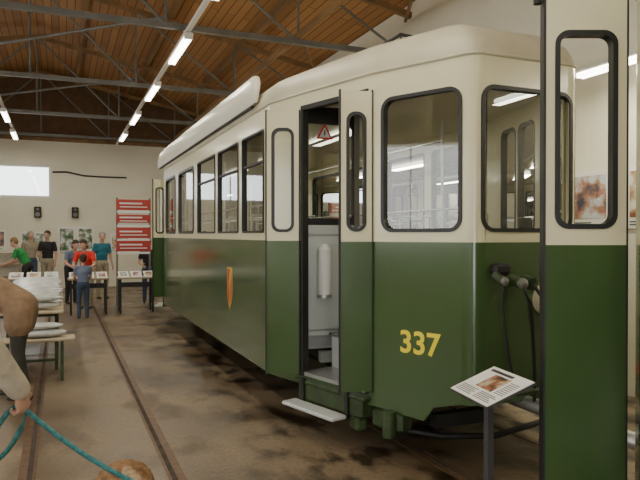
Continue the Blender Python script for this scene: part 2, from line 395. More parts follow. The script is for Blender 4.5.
Mx2,L2=frame((4.23,5.9),(4.23,12.4)); fair(Mx2,True,L2)
for x in(1.80,4.20): T.box((x,9.2,2.94),(.05,6.3,.02),M['dark'])  # dark strip drawn as the shadow line under the fairing
for yy in(4.75,5.15): T.tube([(2.75,yy,3.26),(2.75,yy,3.40),(3.25,yy+.05,3.40),(3.25,yy+.05,3.26)],.015,M['dark'])
T.cyl((2.75,4.75,3.40),(2.75,5.15,3.40),.015,M['dark']); T.cyl((3.25,4.8,3.40),(3.25,5.2,3.40),.015,M['dark'])
for x in(2.6,3.4): T.cyl((x,7.8,3.36),(x,9.6,3.36),.025,M['dred'])
for y in(7.8,9.6):
    T.cyl((2.6,y,3.36),(3.4,y,3.36),.025,M['dred'])
    for x in(2.6,3.4): T.cyl((x,y,3.24),(x,y,3.36),.04,M['white'])
T.tube([(2.5,8.7,3.46),(2.7,8.7,3.52),(3.3,8.7,3.52),(3.5,8.7,3.46)],.02,M['alu'])
# crest on the side
Mx,L=frame((1.8,7.10),(1.8,6.85))
sh=[(0,1.28),(0,.98),(.045,.88),(.115,.80),(.185,.88),(.23,.98),(.23,1.28)]
T.prism([sh],Mx,0,.004,M['gold'])
T.prism([[(.02,1.26),(.02,1.0),(.065,.89),(.115,.83),(.11,1.0),(.075,1.1),(.13,1.26)]],Mx,.004,.006,M['dred']); T.prism([[(.155,.88),(.21,.98),(.21,1.22),(.15,1.05)]],Mx,.004,.006,M['dred'])
# fleet number
def text_mesh(body,size,ext):
    cu=bpy.data.curves.new('t','FONT'); cu.body=body; cu.size=size; cu.extrude=ext; cu.align_x='CENTER'; cu.align_y='CENTER'; cu.offset=.005*size/.25
    ob=bpy.data.objects.new('t',cu); S.collection.objects.link(ob); bpy.context.view_layer.update()
    me=bpy.data.meshes.new_from_object(ob.evaluated_get(bpy.context.evaluated_depsgraph_get()))
    vs=[v.co.copy() for v in me.vertices]; fs=[tuple(p.vertices) for p in me.polygons]
    bpy.data.objects.remove(ob); return vs,fs
vs,fs=text_mesh('337',.225,.002)
Mx,L=frame(P[3],P[4]); T.add([Mx@Vector((v.x*1.0+.415,v.y+.87,v.z+.002)) for v in vs],fs,M['yellow'])
# end face fittings
T.box((2.74,3.40,1.42),(.14,.08,.08),M['dark'],bev=.02); T.cyl((2.80,3.38,1.36),(2.80,3.26,1.33),.035,M['grease']); T.cyl((2.68,3.38,1.38),(2.68,3.28,1.34),.03,M['grease'])
T.ball((2.80,3.25,1.33),(.038,.035,.038),M['steel']); T.ball((2.68,3.28,1.345),(.03,.027,.03),M['steel'])
T.cyl((2.92,3.38,1.34),(2.92,3.30,1.32),.045,M['grease'])
T.tube([(2.80,3.26,1.33),(2.84,3.22,1.2),(2.88,3.24,.95),(2.93,3.28,.7),(2.98,3.34,.5)],.012,M['dark'])
T.tube([(2.68,3.29,1.34),(2.66,3.28,1.2),(2.70,3.28,.9),(2.8,3.30,.6)],.010,M['dark'])
T.tube([(2.92,3.28,1.32),(3.02,3.2,1.1),(3.0,3.2,.6),(2.95,3.1,.35),(2.9,3.2,.3)],.014,M['dark'])
T.cyl((3.15,3.44,1.2),(3.15,3.34,1.2),.11,M['cream'],seg=24); T.cyl((3.15,3.34,1.2),(3.15,3.33,1.2),.09,M['glass'],seg=24)
T.cyl((3.4,3.44,.72),(3.4,3.39,.72),.05,M['red'])
T.cyl((3.0,3.6,.48),(3.0,2.95,.48),.05,M['alu']); T.box((3.0,2.9,.48),(.22,.12,.18),M['dark'],bev=.03)
T.tube([(2.52,3.5,.62),(2.8,3.3,.6),(3.2,3.3,.6),(3.48,3.5,.62)],.02,M['grease'])
T.done()

# ------------------------------------------------------------ second tram, on the same track, far end beside camera
P2=[(1.8,.55),(2.15,1.3),(2.62,2.2),(2.76,2.36),(3.24,2.36),(3.38,2.2),(3.85,1.3),(4.2,.55),(4.2,-6.4),(3.4,-7.6),(2.6,-7.6),(1.8,-6.4)]
P2=P2[::-1]
n2=len(P2); sp2=[{} for _ in range(n2)]
wins=[(.3+k*1.1,W0,1.2+k*1.1,W1,.05,AL,.025,2.36) for k in range(6)]
sp2[3]={'win':wins}; sp2[11]={'win':wins}; sp2[9]={'door':1}
sp2[0]={'win':[(.2,W0,1.2,W1,.1,RB,.03)]}; sp2[2]={'win':[(.2,W0,1.2,W1,.1,RB,.03)]}; sp2[1]={'win':[(.08,W0,.72,W1,.1,RB,.03)],'z0':.5}
T2,o2=build_tram('tram',P2,sp2,3.0,-2.62,4.98,dict(main=(-6.4,.5),wheels=(-5.2,-3.9,-.9,.4),frames=((-5.6,-3.5),(-1.3,.8)),fill_strips=(-5,-2,.8),lw=10))
leaf(T2,(2.235,2.44),(2.605,2.285),.385,2.90,1.685,2.66,th=.045,m0=.05,rad=.07)
T2.box((2.62,2.285,2.93),(.12,.06,.05),M['dark']); T2.cyl((2.2,2.45,2.80),(2.2,2.45,2.86),.02,M['dark'])
T2.cyl((3.0,2.3,.48),(3.0,2.8,.48),.05,M['alu'])
T2.done()

# ------------------------------------------------------------ hall shell
XL,XR,YB,YF=-6.4,5.4,21.0,-9.0
ZE=5.5; ZR=6.7; XC=-.5
A=Acc('floor'); A.box(((XL+XR)/2,(YB+YF)/2,-.1),(XR-XL+.4,YB-YF+.4,.2),M['floor']); A.done()
def gable(loops_extra, y, name, top=None):
    A=Acc(name); Mx=Matrix(((1,0,0,0),(0,0,-1,y),(0,1,0,0),(0,0,0,1)))
    A.prism([rect(XL-.2,0,XR+.2,4.6)]+loops_extra,Mx,-.1,.1,M['wall'])
    A.prism([[(XL-.2,4.6),(XR+.2,4.6),(XR+.2,ZE),(XC,ZR),(XL-.2,ZE)]],Mx,-.1,.1,M['beamdk'])
    A.box(((XL+XR)/2,y-.14 if y>0 else y+.14,4.6),(XR-XL,.1,.10),M['beamw'])
    return A,Mx
A,Mx=gable([rect(-3.4,2.8,-.25,3.8)],YB+.1,'wall_back')
A.done()
A,Mx=gable([rect(-5,0,-.5,3.9)],YF-.1,'wall_front'); A.done()  # unseen doorway behind the camera, added to let light onto the tram
A=Acc('wall_right'); A.box((XR+.1,(YB+YF)/2,ZE/2),(.2,YB-YF,ZE),M['wall']); A.done()
A=Acc('wall_left'); Mxl=Matrix(((0,0,1,XL-.1),(1,0,0,0),(0,1,0,0),(0,0,0,1)))
A.prism([rect(YF,0,YB,ZE)]+[rect(y,1.6,y+2.6,3.6) for y in(-7,-3.5,0,3.5,7,10.5)],Mxl,-.1,.1,M['wall']); A.done()
def win_obj(name,Mx,s0,z0,s1,z1):
    A=Acc(name); A.prism([rect(s0,z0,s1,z1),rect(s0+.06,z0+.06,s1-.06,z1-.06)],Mx,-.05,.05,M['white'])
    n=max(2,round((s1-s0)/1.6))
    for i in range(1,n): s=s0+(s1-s0)*i/n; A.prism([rect(s-.02,z0+.06,s+.02,z1-.06)],Mx,-.03,.03,M['white'])
    A.sheet(rect(s0+.06,z0+.06,s1-.06,z1-.06),Mx,0,M['glass2']); A.done()
Mb=Matrix(((1,0,0,0),(0,0,-1,YB+.1),(0,1,0,0),(0,0,0,1)))
win_obj('window_1',Mb,-3.4,2.8,-.25,3.8)
for i,y in enumerate((-7,-3.5,0,3.5,7,10.5)): win_obj('window_%d'%(i+2),Mxl,y,1.6,y+2.6,3.6)  # unseen left wall windows, added to let light in
A=Acc('ceiling')
for xa,za,xb,zb in((XL-.2,ZE,XC,ZR),(XC,ZR,XR+.2,ZE)):
    A.add([(xa,YF,za),(xb,YF,zb),(xb,YB,zb),(xa,YB,za),(xa,YF,za+.12),(xb,YF,zb+.12),(xb,YB,zb+.12),(xa,YB,za+.12)],[(0,1,2,3),(7,6,5,4),(0,4,5,1),(2,6,7,3),(0,3,7,4),(1,5,6,2)],M['plank'])
def zroof(x): return ZR-(ZR-ZE)*(abs(x-XC)/((XR+.2-XC) if x>XC else (XC-XL+.2)))
for x in(-5.0,-3.4,-1.8,.5,2.1,3.7):
    A.box((x,(YB+YF)/2,zroof(x)-.08),(.1,YB-YF,.16),M['beamw'])
TY=[-6.2,-2.4,1.4,5.2,9.0,12.8,16.6,20.2]
for (a,b) in(((5.2,9.0)),((9.0,12.8)),((12.8,16.6))):
    A.cyl((3.4,a,4.74),(5.3,b,5.2),.03,M['beamw'],seg=6); A.cyl((1.4,a,4.74),(-2.4,b,4.74),.022,M['steel'],seg=6)
for x in(-4.4,3.4): A.box((x,(TY[0]+TY[-1])/2,4.72),(.06,TY[-1]-TY[0],.09),M['beamw'])
A.done()
for y in TY:
    A=Acc('roof_truss')
    z0=4.62
    A.box(((XL+XR)/2,y,z0),(XR-XL,.07,.08),M['steel'])
    for sgn,xe in((1,XR),(-1,XL)):
        a=Vector((XC,y,ZR-.24)); b=Vector((xe,y,zroof(xe)-.24)); d=b-a
        R=Matrix.Rotation(math.atan2(-d.z,d.x),3,'Y')
        A.box((a+b)/2,(d.length,.08,.10),M['beamw'],R)
    xs=[XL+.1,-4.4,-2.4,XC,1.4,3.4,XR-.1]
    for i,x in enumerate(xs[1:-1]): A.cyl((x,y,z0),(x,y,zroof(x)-.24),.022,M['steel'],seg=6)
    for i in range(len(xs)-1):
        x0,x1=xs[i],xs[i+1]
        if x1<=XC: A.cyl((x0,y,z0 if i else zroof(x0)-.3),(x1,y,zroof(x1)-.24 if i else z0),.022,M['steel'],seg=6)
        else: A.cyl((x0,y,zroof(x0)-.24),(x1,y,z0),.022,M['steel'],seg=6)
    A.done()
A=Acc('lamp_conduit')
for x in(1.66,-1.15): A.box((x,6.5,4.50),(.06,28,.05),M['lampbox'])
for x in(1.66,-1.15):
    for y in TY: A.box((x,y,4.55),(.03,.03,.06),M['lampbox'])
A.done()
def lampfix(x,y,z,L=1.45,e=20,rods=0):
    A=Acc('fluorescent_lamp'); A.box((x,y,z+.05),(.13,L,.05),M['lampbox'],bev=.01)
    for o in(-.03,.03): A.cyl((x+o,y-L/2+.04,z),(x+o,y+L/2-.04,z),.024,M['lamp'],seg=10)
    for s in(-1,1): A.box((x,y+s*(L/2-.02),z+.01),(.12,.03,.06),M['lampbox'])
    if rods: A.cyl((x,y,z+.07),(XR,y,z+.07),.012,M['lampbox'],seg=6)
    A.done()
    l=bpy.data.lights.new('fluorescent_light','AREA'); l.shape='RECTANGLE'; l.size=.12; l.size_y=L; l.energy=e; l.color=(1,.93,.74)
    o=bpy.data.objects.new('fluorescent_light',l); o.location=(x,y,z-.04); S.collection.objects.link(o)
for k in range(8): lampfix(1.66,-2.4+2.95*k,4.39)
for k in range(8): lampfix(-1.15,-1.6+2.95*k,4.39)
for k in range(6): lampfix(4.85,1.5+2.6*k,3.25,e=26,rods=1)  # row added behind the tram to brighten the right wall

# ------------------------------------------------------------ rails
def track(cx,name='track_rails'):
    A=Acc(name)
    for sx in(-.5,.5):
        A.box((cx+sx,6,-.001),(.055,29,.008),M['rail']); A.box((cx+sx+(.045 if sx<0 else -.045),6,-.002),(.035,29,.008),M['groove'])
        A.box((cx+sx+(.075 if sx<0 else -.075),6,-.001),(.02,29,.008),M['rail'])
    return A.done()
track(.26); track(3.0)

# ------------------------------------------------------------ wall posters, right and back, some in place of back windows
def poster(name,Mx,s0,z0,s1,z1,m,border=.05,y=0):
    A=Acc(name); A.prism([rect(s0,z0,s1,z1)],Mx,0,.02,M['paper']); A.prism([rect(s0+border,z0+border+.06,s1-border,z1-border)],Mx,.02,.024,m)
    for i in range(2): A.prism([rect(s0+border,z0+.03+i*.03,s1-border*(2+i*3),z0+.042+i*.03)],Mx,.02,.024,M['ink'])
    A.done()
Mr=Matrix(((0,0,-1,XR),(-1,0,0,YB),(0,1,0,0),(0,0,0,1)))
ph=[M['photo1'],M['photo2'],M['photo3']]
for i in range(15):
    s=2.5+i*1.15
    poster('wall_poster',Mr,s,1.72,s+.95,2.35,ph[i%3])
Mbk=Matrix(((1,0,0,0),(0,0,-1,YB),(0,1,0,0),(0,0,0,1)))
for s0,z0,s1,z1,m in((-1.1,1.2,-.35,1.75,1),(-.05,1.05,.45,1.9,1),(.5,1.1,1.0,1.9,1),(1.5,1.1,2.1,1.7,0),(-2.6,1.2,-1.5,1.8,2)):
    poster('back_wall_panel',Mbk,s0,z0,s1,z1,ph[m])  # green panels here stand in for low windows onto foliage
for x in(-.62,.45):
    A=Acc('wall_speaker'); A.box((x,YB-.08,2.35),(.2,.14,.34),M['dark'],bev=.02); A.cyl((x,YB-.15,2.28),(x,YB-.17,2.28),.07,M['steel']); A.cyl((x,YB-.15,2.44),(x,YB-.165,2.44),.04,M['steel']); A.done()
A=Acc('wall_cable'); A.tube([(-.2,YB-.03,3.6),(.2,YB-.03,3.62),(.7,YB-.03,3.52),(1.2,YB-.03,3.5),(2.0,YB-.03,3.5)],.025,M['dark']); A.done()
A=Acc('brochure_shelf')
for z in(.4,.75,1.1): A.box((-1.9,YB-.2,z),(1.6,.3,.03),M['tabletop'])
for x in(-2.7,-1.1): A.box((x,YB-.2,.6),(.04,.3,1.2),M['tabletop'])
A.done()

# ------------------------------------------------------------ info stand
A=Acc('information_stand')
A.cyl((2.04,2.62,0),(2.04,2.62,.025),.17,M['dark'],seg=28); A.box((2.04,2.62,.43),(.035,.035,.82),M['ink'])
c=Vector((2.045,2.61,.875)); tilt=math.atan2(.10,.26)
ax=Vector((0,-1,0)); up=Vector((math.cos(tilt),0.0,math.sin(tilt)))
rotz=Matrix.Rotation(math.radians(-8),3,'Z'); ax=rotz@ax; up=rotz@up; nn=ax.cross(up)
Mi=Matrix([[ax[i],up[i],nn[i],c[i]] for i in range(3)]+[[0,0,0,1]])
A.prism([rr(-.195,-.145,.195,.145,.01,3)],Mi,-.012,0,M['ink']); A.prism([rect(-.19,-.14,.19,.14)],Mi,0,.003,M['paper'])
A.prism([rect(-.08,-.045,.07,.085)],Mi,.003,.005,photo_mat('photo_print_tram',(.04,.035,.03),(.32,.12,.05),(.5,.42,.3),14)); A.prism([rect(-.16,.10,.05,.118)],Mi,.003,.005,M['ink'])
for i in range(5): A.prism([rect(-.17,-.12+i*.013,-.01-.02*(i%2),-.115+i*.013)],Mi,.003,.0045,M['steel']); A.prism([rect(.015,-.12+i*.013,.17-.02*(i%3),-.115+i*.013)],Mi,.003,.0045,M['steel'])
for i in range(8): A.prism([rect(.09,-.04+i*.015,.17,-.035+i*.015)],Mi,.003,.0045,M['steel'])
A.done()

# ------------------------------------------------------------ rack with red signs
A=Acc('sign_rack')
for x in(1.2,1.92): A.box((x,14.8,1.25),(.04,.04,2.5),M['steel']); A.box((x,14.8,.02),(.05,.5,.04),M['steel'])
for k,z in enumerate((2.34,2.02,1.7,1.4)):
    A.box((1.56,14.77,z),(.76,.02,.24 if k!=1 else .18),M['dred'],bev=.004)
    A.box((1.5,14.757,z+.03),(.5,.006,.035),M['white']); A.box((1.56,14.757,z-.05),(.6,.006,.02),M['white'])
    A.box((1.56,14.78,z-.16),(.72,.02,.05),M['white'])
A.done()
def disp(x0,x1,y,m):
    A=Acc('display_table'); A.box(((x0+x1)/2,y,.74),(x1-x0,.55,.035),M['tabletop'],bev=.008)
    for x in(x0+.06,x1-.06):
        for yy in(y-.2,y+.2): A.box((x,yy,.36),(.035,.035,.72),M['dark'])
    A.box(((x0+x1)/2,y-.2,.6),(x1-x0-.1,.02,.1),M['dark'])
    n=3
    for i in range(n):
        w=(x1-x0)/n; cx=x0+w*(i+.5)
        A.box((cx,y-.05,.81),(w*.8,.34,.012),M['paper'],Matrix.Rotation(math.radians(18),3,'X')); A.box((cx,y-.055,.819),(w*.5,.2,.006),ph[(i+m)%3],Matrix.Rotation(math.radians(18),3,'X'))
    A.done()
disp(.15,.95,13.9,0); disp(1.12,1.9,13.9,1); disp(-1.0,.0,14.3,2)

# long table with wrapped packs + bench
A=Acc('trestle_table'); A.box((-.36,9.8,.74),(.8,3.7,.035),M['benchw'],bev=.01)
for y in(8.3,9.8,11.3):
    for x in(-.68,-.04): A.box((x,y,.36),(.04,.04,.72),M['grease'])
    A.box((-.36,y,.12),(.64,.03,.03),M['grease']); A.box((-.36,y,.68),(.64,.03,.05),M['grease'])
A.done()
A=Acc('wrapped_packs')
y=8.15
while y<11.4:
    for lay in range(2):
        R=Matrix.Rotation(math.radians(random.uniform(-6,6)),3,'Z')
        A.ball((-.33+random.uniform(-.03,.03),y+random.uniform(-.02,.02),.812+lay*.085),(.37,.13,.05),M['plastic'],R,20,10)
    y+=.40
A.done()
A=Acc('bench'); A.box((-.27,7.72,.47),(.86,.27,.035),M['benchw'],bev=.01)
for x in(-.55,0.02):
    for yy in(7.63,7.81): A.box((x,yy,.225),(.035,.035,.45),M['grease'])
    A.box((x,7.72,.1),(.03,.2,.03),M['grease'])
A.done()
A=Acc('wrapped_packs'); A.ball((-.2,7.72,.54),(.28,.12,.05),M['plastic'],None,20,10); A.ball((-.22,7.72,.62),(.26,.11,.04),M['plastic'],None,20,10); A.done()

# ------------------------------------------------------------ figures
class Blobs:
    def __init__(s): s.l=[]
    def cap(s,a,b,ra,rb,m): s.l.append(('c',Vector(a),Vector(b),ra,rb,m))
    def ell(s,c,r,m,R=None): s.l.append(('e',Vector(c),Vector(r),R or Matrix.Identity(3),0,m))
    def build(s,voxel,smooth=3):
        A=Acc('tmp'); 
        for b in s.l:
            if b[0]=='c':
                _,p,q,ra,rb,m=b; d=q-p
                L=d.length
                if L<1e-5: A.ball(p,ra,M['ink'],None,14,8); continue
                Q=d.normalized().to_track_quat('Z','Y'); rings=[]; 
                prof=[(-ra*math.cos(t),ra*math.sin(t)) for t in (0.15,.5,.9,1.3)]+[(0,ra),(L,rb)]+[(L+rb*math.cos(t),rb*math.sin(t)) for t in(1.3,.9,.5,.15)]
                seg=14
                for z,r in prof: rings.append([p+Q@Vector((r*math.cos(2*math.pi*i/seg),r*math.sin(2*math.pi*i/seg),z)) for i in range(seg)])
                vs=[v for r in rings for v in r]; fs=[]
                for k in range(len(rings)-1):
                    for i in range(seg): j=(i+1)%seg; fs.append((k*seg+i,k*seg+j,(k+1)*seg+j,(k+1)*seg+i))
                fs.append(tuple(reversed(range(seg)))); fs.append(tuple((len(rings)-1)*seg+i for i in range(seg)))
                A.add(vs,fs,M['ink'])
            else:
                A.ball(b[1],b[2],M['ink'],b[3],16,10)
        ob=A.done()
        md=ob.modifiers.new('w','WELD'); md.merge_threshold=1e-5
        md=ob.modifiers.new('r','REMESH'); md.mode='VOXEL'; md.voxel_size=voxel
        md=ob.modifiers.new('s','SMOOTH'); md.factor=.5; md.iterations=smooth
        bpy.context.view_layer.update()
        me=bpy.data.meshes.new_from_object(ob.evaluated_get(bpy.context.evaluated_depsgraph_get()))
        bpy.data.objects.remove(ob)
        V=np.array([v.co[:] for v in me.vertices]); F=[tuple(p.vertices) for p in me.polygons]
        C=np.array([V[list(f)].mean(0) for f in F])
        best=np.full(len(F),1e9); mi=np.zeros(len(F),int)
        for k,b in enumerate(s.l):
            if b[0]=='c':
                a=np.array(b[1]); q=np.array(b[2]); d=q-a; L2=max((d@d),1e-9)
                t=np.clip(((C-a)@d)/L2,0,1); dist=np.linalg.norm(C-(a+t[:,None]*d),axis=1)-(b[3]+(b[4]-b[3])*t)
            else:
                R=np.array(b[3]); loc=(C-np.array(b[1]))@R; r=np.array(b[2])
                kk=np.linalg.norm(loc/r,axis=1); dist=(kk-1)*np.linalg.norm(loc,axis=1)/np.maximum(kk,1e-6)
            sel=dist<best; best[sel]=dist[sel]; mi[sel]=k
        return V,F,[s.l[k][5] for k in mi]

def add_hand(A,wrist,d,nrm,side,curl,skin,sc=1.0,voxel=.004):
    B=Blobs(); w=Vector(wrist); d=Vector(d).normalized(); nrm=Vector(nrm); nrm=(nrm-d*nrm.dot(d)).normalized(); side=Vector(side); side=(side-d*side.dot(d)-nrm*side.dot(nrm)).normalized()
    R=Matrix([[side[i],d[i],nrm[i]] for i in range(3)])
    B.cap(w-d*.03*sc,w+d*.02*sc,.027*sc,.026*sc,skin)
    B.ell(w+d*.05*sc,(.040*sc,.052*sc,.018*sc),skin,R)
    for i,(L) in enumerate((.074,.084,.078,.062)):
        o=(.030-.020*i)*sc
        p=w+d*(.086-.006*abs(i-1))*sc+side*o; ang=0
        for k,seg in enumerate((.45,.31,.24)):
            ang+=curl*(.9+.12*i)*(1.0 if k else .7)
            dd=d*math.cos(ang)+nrm*math.sin(ang)+side*(.05*(1.5-i))
            q=p+dd.normalized()*L*seg*sc; B.cap(p,q,(.0098-.0010*k)*sc,(.0092-.0012*k)*sc,skin); p=q
    p=w+d*.025*sc+side*.030*sc
    for k,(L,a) in enumerate(((.042,.75),(.034,.45),(.026,.2))):
        dd=d*math.cos(a)+side*math.sin(a)+nrm*(.25+.45*curl*k)
        q=p+dd.normalized()*L*sc; B.cap(p,q,(.014-.002*k)*sc,(.012-.002*k)*sc,skin); p=q
    V,F,m=B.build(voxel,2); A.add(V,F,m,True)

def person(name,loc,yaw,H=1.75,j=None,shirt=None,pants=None,skin=None,hair=None,shoe=None,sleeve='short',hairlen='short',look=(0,1,0),curl=.35,bulk=1.0,headk=1.0,cap=None,shorts=False,longcoat=False):
    J=dict(pelvis=(0,0,.95),neck=(0,0,1.47),head=(0,.02,1.625),
      shR=(.175,0,1.41),shL=(-.175,0,1.41),elR=(.235,-.02,1.13),elL=(-.235,-.02,1.13),wrR=(.25,.07,.90),wrL=(-.25,.07,.90),
      hpR=(.09,0,.91),hpL=(-.09,0,.91),knR=(.1,.03,.5),knL=(-.1,.03,.5),anR=(.105,-.02,.09),anL=(-.105,-.02,.09),fR=0,fL=0)
    if j: J.update(j)
    for k in list(J): 
        if k[0]!='f': J[k]=Vector(J[k])
    B=Blobs(); b=bulk
    pe,nk=J['pelvis'],J['neck']; up=(nk-pe).normalized(); rt=(J['shR']-J['shL']).normalized(); fw=up.cross(rt).normalized(); rt=fw.cross(up)
    R=Matrix([[rt[i],fw[i],up[i]] for i in range(3)]); Ls=(nk-pe).length
    B.ell(pe,(.165*b,.12*b,.13),shirt if longcoat else pants,R)
    B.ell(pe+up*Ls*.22,(.150*b,.112*b,.12),shirt,R)
    B.ell(pe+up*Ls*.42,(.155*b,.120*b,.15),shirt,R)
    B.ell(pe+up*Ls*.66,(.175*b,.125*b,.15),shirt,R)
    if longcoat:
        for s in'RL':
            h=J['hp'+s]; k_=J['kn'+s]; B.cap(h,h.lerp(k_,.30),.128*b,.125*b,shirt)
        B.cap(J['hpL'].lerp(J['knL'],.25),J['hpR'].lerp(J['knR'],.25),.12*b,.12*b,shirt)
        B.cap(pe,pe+up*Ls*.6,.15*b,.15*b,shirt)
    B.cap(J['shL']-up*.015,J['shR']-up*.015,.062*b,.062*b,shirt)
    B.cap(nk-up*.09,nk-up*.05,.085,.07,shirt)
    B.cap(nk-up*.06,J['head']-(J['head']-nk).normalized()*.05,.055,.052,skin)
    for s in'RL':
        sh,el,wr=J['sh'+s],J['el'+s],J['wr'+s]
        if sleeve=='long':
            B.cap(sh,el,.060*b,.052*b,shirt); B.cap(el,wr,.052*b,.040*b,shirt)
        else:
            mid=sh.lerp(el,.6); B.cap(sh,mid,.060*b,.056*b,shirt); B.cap(mid,el,.044,.040,skin); B.cap(el,wr,.040,.027,skin)
        h,k_,a=J['hp'+s],J['kn'+s],J['an'+s]
        B.cap(h,k_,.092*b,.066,pants)
        if shorts: B.cap(k_,a,.052,.036,skin)
        else: B.cap(k_,a+Vector((0,0,-.02)),.064,.050,pants)
        t=J['f'+s]; f=Vector((math.sin(t),math.cos(t),0)); 
        B.cap(a+Vector((0,0,-.045))-f*.03,a+Vector((0,0,-.050))+f*.16,.038,.031,shoe); B.cap(a,a+Vector((0,0,-.04)),.045,.042,shoe)
    V,F,m=B.build(.014,3); A=Acc(name); A.add(V,F,m,True)
    for s in'RL':
        el,wr=J['el'+s],J['wr'+s]; d=(wr-el).normalized(); sd=1 if s=='R' else -1
        if 'hd'+s in J: d=Vector(J['hd'+s])
        inward=Vector((-sd,0,0)); thumb=Vector((0,1,0)) if abs(d.y)<.8 else Vector((0,0,1))
        add_hand(A,wr+d*.012,d,J.get('hn'+s,inward),thumb,curl if isinstance(curl,float) else curl[s],skin,1.0,.0045)
    hc=J['head']; lk=Vector(look).normalized(); hu=(hc-nk).normalized() if 'hup' not in J else Vector(J['hup']).normalized(); hu=(hu-lk*hu.dot(lk)).normalized(); hr=lk.cross(hu)
    RH=Matrix([[hr[i],lk[i],hu[i]] for i in range(3)]); hk=headk
    def h(x,y,z): return hc+RH@(Vector((x,y,z))*hk)
    B=Blobs()
    def E(c,r,m): B.ell(h(*c),Vector(r)*hk,m,RH)
    E((0,-.012,.035),(.076,.094,.082),skin); E((0,.022,-.03),(.060,.070,.075),skin); E((0,.048,-.085),(.034,.032,.024),skin)
    B.cap(h(0,.085,.01),h(0,.106,-.026),.010*hk,.014*hk,skin); E((.017,.085,-.03),(.010,.011,.008),skin); E((-.017,.085,-.03),(.010,.011,.008),skin)
    E((0,.078,.03),(.052,.018,.010),skin); E((.04,.06,-.02),(.022,.025,.02),skin); E((-.04,.06,-.02),(.022,.025,.02),skin)
    E((0,.083,-.056),(.024,.012,.006),M['lip']); E((0,.081,-.066),(.020,.012,.006),M['lip'])
    for sx in(-1,1): E((.078*sx,-.005,-.008),(.010,.020,.032),skin)
    hm=hair
    E((0,-.028,.058),(.084,.092,.078),hm); E((0,-.055,.01),(.076,.058,.075),hm)
    if hairlen=='long': E((0,-.07,-.07),(.075,.045,.10),hm); 
    if cap: E((0,-.01,.085),(.088,.102,.055),cap); E((0,.10,.06),(.055,.06,.012),cap)
    V,F,m=B.build(.0065*hk,2); A.add(V,F,m,True)
    for sx in(-1,1):
        A.ball(h(.031*sx,.076,.008),.0125*hk,M['white'],None,12,8); A.ball(h(.031*sx,.0845,.008),.0065*hk,M['ink'],None,10,6)
        A.ball(h(.031*sx,.090,.028),(.017*hk,.005*hk,.004*hk),hm,RH,10,6)
    sc=H/1.75
    Tm=Matrix.Translation(loc)@Matrix.Rotation(math.radians(yaw),4,'Z')@Matrix.Scale(sc,4)
    return A.done(Tm)
M['lip']=mat('lips',(.45,.16,.13),.5)
skin=mat('skin',(.58,.34,.24),.5,var=.08,vscale=8)
brown=mat('hair_brown',(.06,.03,.015),.6,var=.5,vscale=40,stretch=(1,1,.2)); greyh=mat('hair_grey',(.3,.28,.26),.6,var=.3,vscale=40); blond=mat('hair_blond',(.28,.17,.07),.6,var=.4,vscale=40)
jeans=mat('denim',(.055,.085,.15),.8,var=.3,vscale=20); black=mat('black_cloth',(.018,.018,.02),.8); olive=mat('olive_cloth',(.05,.045,.032),.8,var=.3,vscale=10)
tan=mat('tan_jacket',(.34,.22,.13),.85,var=.35,vscale=8,bump=.8); creamj=mat('cream_jacket',(.60,.53,.41),.8,var=.22,vscale=14,bump=.9); greens=mat('green_shirt',(.02,.26,.06),.8); reds=mat('red_shirt',(.75,.04,.03),.8)
teal=mat('teal_shirt',(.02,.16,.22),.8); bluegrey=mat('bluegrey_shirt',(.16,.2,.30),.8); shoe=mat('shoe_leather',(.03,.025,.02),.5); beige=mat('beige_cloth',(.35,.3,.22),.8)
jc=mat('faded_denim',(.20,.25,.33),.8,var=.2,vscale=20)

MANLOC=(-.515,2.90,0.004)
fg=dict(elR=(.275,-.02,1.20),wrR=(.335,.12,1.00),hdR=(.06,.35,-.9),hnR=(-.8,.3,-.2),knR=(.20,.13,.5),anR=(.22,.2,.09),hpR=(.12,0,.91),knL=(-.1,-.02,.5),anL=(-.11,-.14,.09),head=(0,.03,1.63))
person('man',MANLOC,-22.7,1.75,fg,creamj,jc,skin,greyh,shoe,'long',look=(0.2,1,-.2),curl={'R':1.05,'L':.4},bulk=1.22)
bend=dict(pelvis=(0,-.12,.95),neck=(0,.36,1.23),head=(0,.50,1.24),shR=(.175,.31,1.18),shL=(-.175,.31,1.18),elR=(.23,.40,.92),elL=(-.23,.40,.92),wrR=(.2,.54,.77),wrL=(-.2,.54,.77),
  hpR=(.09,-.12,.90),hpL=(-.09,-.12,.90),knR=(.11,-.04,.48),knL=(-.11,-.12,.48),anR=(.12,-.04,.09),anL=(-.12,-.20,.09),hup=(0,-.6,.8))
person('woman',(-.47,6.95,0.004),75,1.72,bend,tan,olive,skin,brown,shoe,'long',look=(0,.8,-.6),bulk=1.08,hairlen='long',longcoat=True)
person('child',(.42,13.1,0.004),10,1.25,dict(elR=(.22,.06,1.14),wrR=(.15,.26,1.05),elL=(-.22,.06,1.14),wrL=(-.12,.26,1.05)),bluegrey,jeans,skin,brown,shoe,'short',headk=1.22)
lean=dict(neck=(0,.22,1.40),pelvis=(0,-.05,.95),head=(0,.30,1.54),shR=(.17,.19,1.34),shL=(-.17,.19,1.34),elR=(.24,.26,1.08),elL=(-.24,.26,1.08),wrR=(.16,.45,1.0),wrL=(-.16,.45,1.0))
person('woman',(.55,14.75,0.004),165,1.62,lean,reds,beige,skin,brown,shoe,'short',look=(0,.8,-.5),hairlen='long')
person('man',(1.0,16.9,0.004),200,1.72,None,teal,beige,skin,greyh,shoe,'short',look=(.3,1,-.2))
person('man',(-.30,18.2,0.004),150,1.76,dict(elR=(.24,.04,1.13),wrR=(.12,.25,1.1)),black,beige,skin,brown,shoe,'short',look=(0,1,-.3))
person('woman',(-.74,16.6,0.004),75,1.66,lean,greens,black,skin,blond,shoe,'short',look=(0,.8,-.5))
person('man',(-.75,19.2,0.004),190,1.75,None,beige,jeans,skin,greyh,shoe,'long')
